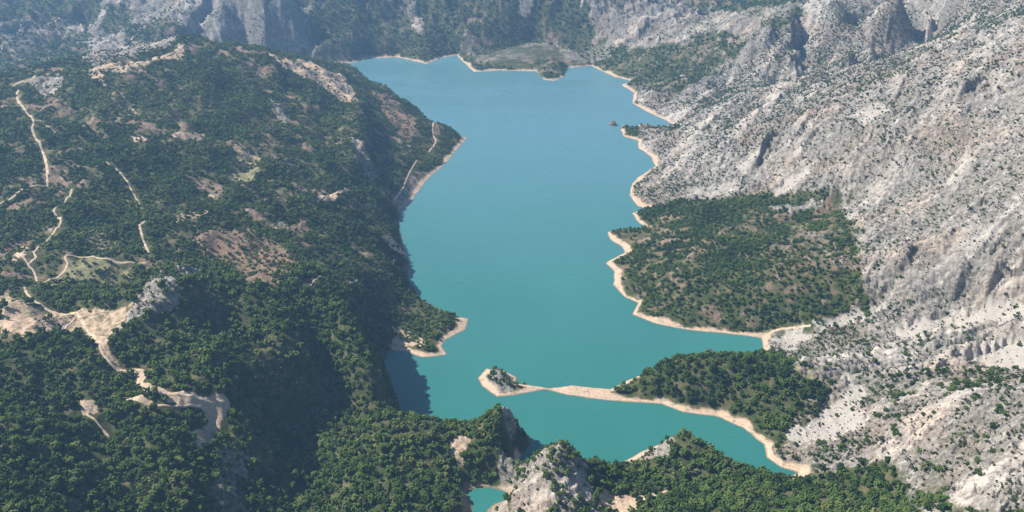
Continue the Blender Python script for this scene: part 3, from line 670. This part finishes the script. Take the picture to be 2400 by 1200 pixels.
# zones of the land sheet: separate sheets that meet edge to edge
cx = X[QF].mean(1); cy = Y[QF].mean(1); cb = beachA[QF].mean(1); csd = SD[QF].mean(1)
mt = survey([(1560,292),(1640,262)])
ridge_y = 4200
zone = np.zeros(len(QF), int)
crk = C['rock'][QF].mean(1)
zone[(cx > 250)] = 1                                   # right mountain side
zone[(np.hypot(cx, cy) > 4350) | ((cy > 3500) & (cx < -700))] = 2
zone[(cy < 1420) & (cx > -300) & (cx < 260) & (zone == 0)] = 3
zone[(cb > .5) & (csd > -6)] = 4
zone[csd <= -6] = 5
names = {0: 'wooded_hill', 1: 'mountain_slope', 2: 'far_mountains', 3: 'foreground_ridge', 4: 'shore', 5: 'lake_bed'}
def sub(mask):
    F = QF[mask]; u, inv = np.unique(F, return_inverse=True)
    return u, inv.reshape(F.shape)
for k, nm in names.items():
    u, F = sub(zone == k)
    if len(F) == 0: continue
    mesh_obj(nm, np.stack([X[u], Y[u], Z[u]], 1), F, LAND,
             dict(rock=C['rock'][u], scree=C['scree'][u], sand=C['sand'][u], field=C['field'][u], brown=C['brown'][u], beach=beachA[u], bands=BD[u]), True, None, 'structure')

# ------------------------------------------------------------------ water
def make_water():
    m, nt, b = mat('lake_water'); n = NB(nt)
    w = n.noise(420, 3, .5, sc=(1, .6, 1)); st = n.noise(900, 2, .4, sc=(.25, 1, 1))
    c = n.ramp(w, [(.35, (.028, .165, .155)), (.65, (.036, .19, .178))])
    # distant haze and sky reflection painted in: colour turns paler, bluer up the lake
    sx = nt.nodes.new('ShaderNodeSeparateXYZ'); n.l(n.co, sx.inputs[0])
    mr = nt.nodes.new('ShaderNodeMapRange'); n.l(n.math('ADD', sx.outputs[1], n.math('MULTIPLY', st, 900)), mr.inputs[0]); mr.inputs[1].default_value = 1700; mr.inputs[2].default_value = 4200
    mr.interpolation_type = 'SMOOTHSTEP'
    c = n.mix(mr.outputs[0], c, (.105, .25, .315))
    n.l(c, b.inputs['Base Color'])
    n.l(n.ramp(n.noise(260, 4, .6, sc=(.35, 1, 1), rot=(0, 0, R(12))), [(.4, (.12,) * 3), (.62, (.38,) * 3)]), b.inputs['Roughness']); b.inputs['IOR'].default_value = 1.33; b.inputs['Specular IOR Level'].default_value = .5
    n.bump(n.noise(5, 4, .65, sc=(1, .5, 1)), .5, .5, b)
    return m
wx = np.linspace(-9000, 9000, 40); wy = np.linspace(100, 9000, 40)
a, b_ = np.meshgrid(wx, wy); n_ = 40
iy, ix = np.meshgrid(np.arange(n_ - 1), np.arange(n_ - 1), indexing='ij'); i0 = (iy * n_ + ix).ravel()
wsel = []
V = np.stack([a.ravel(), b_.ravel(), np.zeros(a.size)], 1); F = np.stack([i0, i0 + 1, i0 + n_ + 1, i0 + n_], 1)
fc = V[F].mean(1); F = F[(fc[:, 0] > -1300) & (fc[:, 0] < 1500) & (fc[:, 1] < 5400)]
u, inv = np.unique(F, return_inverse=True)
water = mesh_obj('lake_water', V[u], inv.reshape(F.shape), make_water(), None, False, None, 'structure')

# ------------------------------------------------------------------ dirt tracks laid on the land
def make_track_mat():
    m, nt, b = mat('track_dirt'); n = NB(nt)
    n.l(n.ramp(n.noise(6, 5, .65), [(.3, (.34, .25, .17)), (.5, (.52, .42, .31)), (.7, (.68, .58, .46))]), b.inputs['Base Color'])
    return m
TRM = make_track_mat()
for p, w in TRW:
    p = resample(p, 3.0)
    t = np.gradient(p, axis=0); t /= np.linalg.norm(t, axis=1)[:, None] + 1e-9
    nrm = np.stack([-t[:, 1], t[:, 0]], 1)
    ww = w * .46 * (1 + .35 * fbm(p[:, 0], p[:, 1], 25, 2, 601)) 
    V = []
    for u_ in (-1, -.5, 0, .5, 1):
        qx = p[:, 0] + nrm[:, 0] * ww * u_; qy = p[:, 1] + nrm[:, 1] * ww * u_
        V.append(np.stack([qx, qy, np.maximum(height(qx, qy), 0.3) + (.8 if abs(u_) < 1 else .0)], 1))
    V = np.stack(V, 1); nn = len(p)
    Zm = V[:, 1:4, 2].mean(1); V[:, 1:4, 2] = np.maximum(V[:, 1:4, 2], Zm[:, None] + .2)
    ii = np.arange(nn - 1)[:, None] * 5 + np.arange(4)[None]; ii = ii.ravel()
    mesh_obj('dirt_track', V.reshape(-1, 3), np.stack([ii, ii + 1, ii + 6, ii + 5], 1), TRM, None, True, None, 'structure')

# ------------------------------------------------------------------ trees and shrubs
rng = np.random.default_rng(7)
OCT_V = np.array([(1, 0, 0), (-1, 0, 0), (0, 1, 0), (0, -1, 0), (0, 0, 1), (0, 0, -1)], float)
OCT_F = np.array([(0, 2, 4), (2, 1, 4), (1, 3, 4), (3, 0, 4), (2, 0, 5), (1, 2, 5), (3, 1, 5), (0, 3, 5)])
def crown(n, seed, size=.42, squash=.8):
    g = np.random.default_rng(seed); V = []; F = []
    for k in range(n):
        u = (k + .5) / n; th = k * 2.39996 + g.uniform(-.5, .5); ph = math.acos(1 - 1.7 * u)
        rad = g.uniform(.42, .78) if k else .1
        c = np.array([math.sin(ph) * math.cos(th) * rad, math.sin(ph) * math.sin(th) * rad, .95 + .75 * math.cos(ph) * rad * 1.15])
        s = size * g.uniform(.7, 1.25) * (2.2 / n ** .33 if n < 10 else 1)
        a = g.normal(size=(3, 3)); Q, _ = np.linalg.qr(a)
        v = (OCT_V * g.uniform(.7, 1.3, (6, 1))) @ Q * s; v[:, 2] *= squash
        F.append(OCT_F + 6 * len(V)); V.append(v + c)
    return np.concatenate(V), np.concatenate(F)
def scatter_mesh(pos, rad, hgt, tint, temps):
    n = len(pos); ang = rng.uniform(0, 2 * math.pi, n); pick = rng.integers(0, len(temps), n)
    Vs, Fs, Ts = [], [], []; off = 0
    for k, (tv, tf) in enumerate(temps):
        j = np.where(pick == k)[0]
        if len(j) == 0: continue
        c, s = np.cos(ang[j])[:, None], np.sin(ang[j])[:, None]
        x = (tv[None, :, 0] * c - tv[None, :, 1] * s) * rad[j, None] + pos[j, 0, None]
        y = (tv[None, :, 0] * s + tv[None, :, 1] * c) * rad[j, None] + pos[j, 1, None]
        z = tv[None, :, 2] * hgt[j, None] + pos[j, 2, None]
        V = np.stack([x, y, z], 2).reshape(-1, 3)
        F = (tf[None] + (np.arange(len(j)) * len(tv))[:, None, None]).reshape(-1, 3) + off
        Vs.append(V.astype(np.float32)); Fs.append(F.astype(np.int32)); Ts.append(np.repeat(tint[j], len(tv)).astype(np.float32)); off += len(V)
    return Vs, Fs, Ts
def foliage_mat(name, stops):
    m, nt, b = mat(name); n = NB(nt)
    f = n.math('ADD', n.attr('tint'), n.math('MULTIPLY', n.math('SUBTRACT', n.noise(2.2, 2), .5), .35))
    n.l(n.ramp(f, stops), b.inputs['Base Color'])
    b.inputs['Specular IOR Level'].default_value = .1
    return m
LEAF = foliage_mat('foliage', [(.0, (.018, .040, .010)), (.3, (.048, .085, .016)), (.65, (.085, .135, .030)), (1, (.15, .17, .055))])
SCRUB = foliage_mat('scrub_leaves', [(.0, (.018, .028, .014)), (.5, (.045, .058, .026)), (1, (.11, .115, .055))])
BARK, nt_, b__ = mat('bark'); b__.inputs['Base Color'].default_value = (.09, .065, .045, 1)

def candidates(r0, r1, sp, amax=37.5):
    lim = r1 * math.sin(R(amax))
    gx = np.arange(-lim, lim, sp); gy = np.arange(r0 * .6, r1, sp)
    a, b = np.meshgrid(gx, gy); a = a.ravel() + rng.uniform(-.5, .5, a.size) * sp; b = b.ravel() + rng.uniform(-.5, .5, b.size) * sp
    r = np.hypot(a, b); k = (r >= r0) & (r < r1) & (np.abs(np.arctan2(a, b)) < R(amax))
    k &= (base(a, b) > -2)
    return a[k], b[k]
def plant(r0, r1, sp, scrub=False):
    x, y = candidates(r0, r1, sp)
    sd = shore_sd(x, y)
    k = sd > 9; x, y, sd = x[k], y[k], sd[k]
    c = cover(x, y, tracks=r0 < 4300)
    bw = np.maximum(14 + 15 * fbm(x, y, 110, 2, 151) + 7 * fbm(x, y, 26, 2, 152), 4)
    st_, bd_ = strata(x, y)
    u = rng.uniform(0, 1, len(x))
    if scrub:
        cl = fbm(x, y, 45, 3, 501); cl2 = fbm(x, y, 200, 2, 505)
        p = (c['rock'] > .45) * (1 - .93 * c['scree']) * np.clip(.40 + 1.3 * cl + .5 * cl2 - .7 * bd_ - .3 * st_, .04, .95) + .10 * c['scree'] * (c['rock'] > .4)
    else:
        p = c['tree'] * np.where(c['rock'] > .5, np.clip(.6 + 1.5 * fbm(x, y, 60, 2, 511) - 1.2 * bd_, .03, 2.2), 1.0)
    edge = np.maximum(bw * 1.1, 8) * (1 - c['bank'] * .8) + (6 if scrub else 3)
    k = (u < p) & (sd > edge)
    x, y = x[k], y[k]; c = {q: v[k] for q, v in c.items()}
    z = height(x, y, c, sd[k])
    return x, y, z, c
layers = []      # x, y, z, radius, height, tint, isScrub, lod
def add_layer(r0, r1, sp, scrub, lod, rmin, rmax):
    x, y, z, c = plant(r0, r1, sp, scrub)
    n = len(x)
    big = rng.uniform(0, 1, n) ** 1.6
    rad = rmin + (rmax - rmin) * big
    if not scrub:
        rad *= np.where(c['rock'] > .5, .72, 1.0) * (1 + .18 * fbm(x, y, 90, 2, 521))
    hg = rad * rng.uniform(.85, 1.45, n)
    tint = np.clip(.42 + .55 * fbm(x, y, 130, 3, 531) + .3 * fbm(x, y, 600, 2, 541) + rng.normal(0, .19, n) - .1 * (x > 250), 0, 1)
    layers.append([x, y, z - .25 * rad, rad, hg, tint, np.full(n, scrub), np.full(n, lod)])
    print('layer', r0, r1, scrub, n)
NEAR, MID = 1750, 2700
add_layer(820, NEAR, 9.0, False, 0, 3.8, 8.4)
add_layer(NEAR, MID, 7.3, False, 1, 3.2, 6.6)
add_layer(MID, 4300, 9.3, False, 2, 3.8, 7.0)
add_layer(4300, 7200, 14.5, False, 3, 4.5, 9.0)
add_layer(820, NEAR, 5.0, True, 1, .9, 2.7)
add_layer(NEAR, MID, 5.8, True, 2, 1.1, 2.6)
add_layer(MID, 4300, 8.0, True, 3, 1.8, 4.0)
LAY = [np.concatenate([l[i] for l in layers]) for i in range(8)]
tx, ty, tz, trad, thg, ttint, tscr, tlod = LAY
TEMPS = {0: [crown(13, 100 + i) for i in range(8)], 1: [crown(7, 200 + i) for i in range(8)], 2: [crown(4, 300 + i) for i in range(8)], 3: [crown(2, 400 + i) for i in range(8)]}

# which of them show largest: inside the frame and with a free line of sight
px, py, dep = to_px(tx, ty, tz + thg)
inside = (px > 4) & (px < 2396) & (py > 4) & (py < 1196)
def visible(idx):
    ok = []
    for i in idx:
        t = np.linspace(.45, .985, 160); X_, Y_ = tx[i] * t, ty[i] * t; Z_ = CAM_H + (tz[i] + thg[i] * 1.3 - CAM_H) * t
        ok.append((Z_ > land0(X_, Y_) + 4).all())
    return np.array(ok)
def top(scr, n):
    idx = np.where(inside & (tscr == scr))[0]
    idx = idx[np.argsort(-(trad[idx] / dep[idx]))][:int(n * 2.2)]
    return idx[visible(idx)][:n]
NT = 300
near_trees = top(False, NT); near_scrub = top(True, NT)
single = np.zeros(len(tx), bool); single[near_trees] = True; single[near_scrub] = True
def mass(name, label, sel, m):
    Vs, Fs, Ts = [], [], []; off = 0
    for lod in range(4):
        j = np.where(sel & (tlod == lod))[0]
        if len(j) == 0: continue
        v, f, t = scatter_mesh(np.stack([tx[j], ty[j], tz[j]], 1), trad[j], thg[j], ttint[j], TEMPS[lod])
        nv = sum(len(q) for q in v)
        Vs += v; Fs += [q + off for q in f]; Ts += t; off += nv
    V = np.concatenate(Vs); F = np.concatenate(Fs); print(name, len(F), 'faces')
    o = mesh_obj(name, V, F, m, dict(tint=np.concatenate(Ts)), False, None, 'stuff'); o['label'] = label
far_sel = tlod == 3
mass('forest', 'dense green pine and oak wood covering the hills round the lake', ~tscr & ~single & ~far_sel, LEAF)
mass('far_forest', 'blue green wood on the mountains beyond the lake', ~tscr & ~single & far_sel, LEAF)
mass('scrub', 'small dark scrub dotted over the pale rock slopes', tscr & ~single, SCRUB)

# the nearest ones, each a thing of its own
def trunk_mesh(seed):
    g = np.random.default_rng(seed); V = []; F = []
    def limb(p, q, r0, r1):
        p = np.array(p, float); q = np.array(q, float); d = q - p; d /= np.linalg.norm(d)
        a = np.cross(d, (0.3, 1, .1)); a /= np.linalg.norm(a); b = np.cross(d, a); s = sum(len(v) for v in V)
        V.append(np.array([c + (math.cos(t) * a + math.sin(t) * b) * r for c, r in ((p, r0), (q, r1)) for t in np.arange(6) * math.pi / 3]))
        F.extend([(s + i, s + (i + 1) % 6, s + 6 + (i + 1) % 6, s + 6 + i) for i in range(6)])
    limb((0, 0, -.5), (.03, .02, 1.0), .075, .045)
    for k in range(5):
        t = k * 2.4 + g.uniform(-.3, .3); limb((.02, .01, .5 + .1 * k), (math.cos(t) * .5, math.sin(t) * .5, .85 + .12 * k), .035, .015)
    return np.concatenate(V), np.array(F)
def make_tree(name, n, seed, leaf, size):
    e = bpy.data.objects.new(name, None); sc.collection.objects.link(e)
    v, f = crown(n, seed, size)
    c = mesh_obj('crown', v, f, leaf, dict(tint=np.full(len(v), np.random.default_rng(seed).uniform(.15, .85))), False, e)
    v, f = trunk_mesh(seed); t = mesh_obj('trunk', v, f, BARK, None, True, e)
    return e
def copy_tree(root):
    r = root.copy(); sc.collection.objects.link(r)
    for ch in root.children:
        c = ch.copy(); sc.collection.objects.link(c); c.parent = r
    return r
def place(protos, used, i, x, y, z, rad, hg, label, cat, group):
    p = protos[i % len(protos)]
    if not used[i % len(protos)]: o = p; used[i % len(protos)] = True
    else: o = copy_tree(p)
    o.location = (x, y, z); o.scale = (rad, rad, hg); o.rotation_euler = (0, 0, (i * 2.399) % 6.283)
    o['label'] = label; o['category'] = cat
    if group: o['group'] = group
    return o
def where_tree(x, y, u, v):
    if u < 700 and v > 880: return ('green tree in the dark dense wood filling the bottom left corner', 'trees of the bottom left wood')
    if u < 900: return ('green tree on the wooded spur between the sandy track and the shaded gorge', 'trees on the spur beside the gorge')
    if u < 1215: return ('green tree on the wooded neck between the gorge and the small pond', 'trees on the neck beside the pond')
    if u < 1420: return ('dark green tree clinging to the grey rock peak beside the small pond', 'trees on the rock peak')
    if u < 2130: return ('green tree in the wood at the bottom edge below the curved shore', 'trees below the curved shore')
    return ('grey green tree rooted in the pale rock at the right edge', 'trees on the pale rock')
protos = [make_tree('tree', 26, 900 + i, LEAF, .33) for i in range(8)]; used = [False] * 8
for k, i in enumerate(near_trees):
    lb, gp = where_tree(tx[i], ty[i], px[i], py[i])
    place(protos, used, k, tx[i], ty[i], tz[i], trad[i], thg[i], lb, 'tree', gp)
def make_shrub(i):
    v, f = crown(14, 950 + i, .4, .8)
    return mesh_obj('shrub', v, f, SCRUB, dict(tint=np.full(len(v), np.random.default_rng(i).uniform(.1, .8))), False)
sprotos = [make_shrub(i) for i in range(6)]; sused = [False] * 6
for k, i in enumerate(near_scrub):
    u, v = px[i], py[i]
    if u > 1700: lb, gp = 'small dark shrub on the pale rock slope in the bottom right corner', 'shrubs on the bottom right rock slope'
    elif u > 1150: lb, gp = 'small dark shrub on the grey rock peak beside the small pond', 'shrubs on the rock peak'
    elif v > 930: lb, gp = 'small dark shrub on the rocky rim of the shaded gorge', 'shrubs on the gorge rim'
    else: lb, gp = 'small dark shrub on the left rock peak above the sandy saddle', 'shrubs on the left rock peak'
    place(sprotos, sused, k, tx[i], ty[i], tz[i], trad[i], thg[i], lb, 'shrub', gp)
# trees that stand alone and can be told apart
LONE = [(20,742,6.5,'round dark tree standing alone on the bare field at the left edge'),
        (4,768,5.5,'dark tree cut by the left edge of the picture on the bare field'),
        (213,742,3.4,'small dark tree alone on the grassy saddle where two tracks meet'),
        (285,885,5.5,'dark tree in the bend between the two arms of the sandy track'),
        (2385,820,5.0,'dark round tree alone on the white scree at the right edge'),
        (2250,824,4.2,'dark bushy tree at the left tip of the white scree fan'),
        (1930,882,5.0,'dark tree alone on the pale green clearing behind the knoll'),
        (1833,1078,4.6,'dark round tree alone above the tip of the curved beach'),
        (1995,967,4.6,'dark tree alone on the white scree beside the knoll'),
        (1960,975,4.0,'small tree on the scree just left of another lone tree'),
        (1508,715,5.5,'green tree alone on the beach corner of the right peninsula'),
        (1228,898,3.0,'low dark tree on the sandy spit joined to the rocky islet'),
        (230,655,6.0,'dark spreading tree in the pale meadow below the red track'),
        (145,672,5.5,'dark tree beside the track where it leaves the pale meadow')]
for k, (u, v, rd, lb) in enumerate(LONE):
    g = survey([(u, v)])[0]; xx = np.array([g[0]]); yy = np.array([g[1]])
    zz = height(xx, yy)[0]
    place(protos, used, k + 3, g[0], g[1], zz - .2 * rd, rd, rd * 1.15, lb, 'tree', None)

# ------------------------------------------------------------------ boulders and little rock islets
def ico(n=2):
    p = (1 + 5 ** .5) / 2
    V = [(-1, p, 0), (1, p, 0), (-1, -p, 0), (1, -p, 0), (0, -1, p), (0, 1, p), (0, -1, -p), (0, 1, -p), (p, 0, -1), (p, 0, 1), (-p, 0, -1), (-p, 0, 1)]
    F = [(0, 11, 5), (0, 5, 1), (0, 1, 7), (0, 7, 10), (0, 10, 11), (1, 5, 9), (5, 11, 4), (11, 10, 2), (10, 7, 6), (7, 1, 8), (3, 9, 4), (3, 4, 2), (3, 2, 6), (3, 6, 8), (3, 8, 9), (4, 9, 5), (2, 4, 11), (6, 2, 10), (8, 6, 7), (9, 8, 1)]
    V = [np.array(v) / np.linalg.norm(v) for v in V]
    for _ in range(n):
        c = {}; G_ = []
        def mid(a, b):
            k = (min(a, b), max(a, b))
            if k not in c: v = V[a] + V[b]; V.append(v / np.linalg.norm(v)); c[k] = len(V) - 1
            return c[k]
        for a, b, d in F:
            x_, y_, z_ = mid(a, b), mid(b, d), mid(d, a); G_ += [(a, x_, z_), (b, y_, x_), (d, z_, y_), (x_, y_, z_)]
        F = G_
    return np.array(V), np.array(F)
def rock_mat(name, stops):
    m, nt, b = mat(name); n = NB(nt)
    n.l(n.ramp(n.noise(4, 5, .65), stops), b.inputs['Base Color']); return m
PALE = rock_mat('pale_rock', [(.3, (.40, .37, .33)), (.6, (.62, .58, .53)), (.8, (.74, .70, .66))])
GREY = rock_mat('grey_rock', [(.3, (.13, .12, .11)), (.55, (.33, .30, .27)), (.75, (.52, .48, .43))])
def rock(name, u, v, r, hz, seed, m, label, cat, water=False, group=None):
    V, F = ico(3); d = 1 + .38 * fbm(V[:, 0] * 3 + seed * 9, V[:, 1] * 3 + V[:, 2] * 2.3, 1.6, 4, seed, True)
    V = V * d[:, None] * (r, r * .8, hz)
    g = P2([(u, v)])[0] if water else survey([(u, v)])[0]
    z = -hz * .25 if water else height(np.array([g[0]]), np.array([g[1]]))[0] + .15 * hz
    o = mesh_obj(name, V, F, m, None, False); o.location = (g[0], g[1], z); o['label'] = label; o['category'] = cat
    if group: o['group'] = group
    return o, g
rock('rock_islet', 1436, 293, 14, 17, 3, GREY, 'small pointed grey rock islet alone in the lake off the far right shore', 'islet', True)
rock('rock_islet', 1466, 300, 15, 15, 5, GREY, 'small scrubby rock islet touching the tip of the far right headland', 'islet', True)
for k, (u, v, rd) in enumerate([(1432, 287, 5), (1440, 289, 4.5), (1467, 296, 7), (1462, 298, 5)]):
    g = P2([(u, v + 6)])[0]
    place(protos, used, k + 5, g[0], g[1], 6.0, rd, rd * 1.1, ('dark bush growing on the lone pointed islet' if k < 2 else 'dark bush growing on the islet at the headland tip'), 'bush', ('bushes on the lone islet' if k < 2 else 'bushes on the headland islet'))
for u, v, r, lb in [(450, 581, 5, 'round white boulder at the upper left corner of the brown clearing'),
                 (256, 1052, 3.2, 'small white boulder at the foot of the thin diagonal path in the bottom left wood'),
                 (340, 1173, 3.2, 'left of two small white boulders near the bottom edge'), (356, 1173, 2.8, 'right of two small white boulders near the bottom edge'),
                 (521, 1192, 3.2, 'small white boulder touching the bottom edge below the shaded gorge'),
                 (545, 581, 3.5, 'small white boulder inside the brown clearing')]:
    rock('boulder', u, v, r, r * .9, int(r * 7 + u), PALE, lb, 'boulder')

# ------------------------------------------------------------------ haze
def make_haze():
    m = bpy.data.materials.new('haze'); m.use_nodes = True
    nt = m.node_tree; nt.nodes.clear()
    o = nt.nodes.new('ShaderNodeOutputMaterial'); v = nt.nodes.new('ShaderNodeVolumePrincipled')
    v.inputs['Color'].default_value = (.30, .57, 1.0, 1); v.inputs['Density'].default_value = 0.78e-4
    v.inputs['Anisotropy'].default_value = 0.2
    nt.links.new(v.outputs[0], o.inputs['Volume'])
    x0, x1, y0, y1, z0, z1 = -28000, 28000, -2500, 27500, -60, 1600
    V = [(x, y, z) for z in (z0, z1) for y in (y0, y1) for x in (x0, x1)]
    F = [(0, 2, 3, 1), (4, 5, 7, 6), (0, 1, 5, 4), (2, 6, 7, 3), (0, 4, 6, 2), (1, 3, 7, 5)]
    h = mesh_obj('haze', V, F, m, None, False, None, 'stuff')
    h['label'] = 'thin blue haze hanging over the valley and lake'
make_haze()
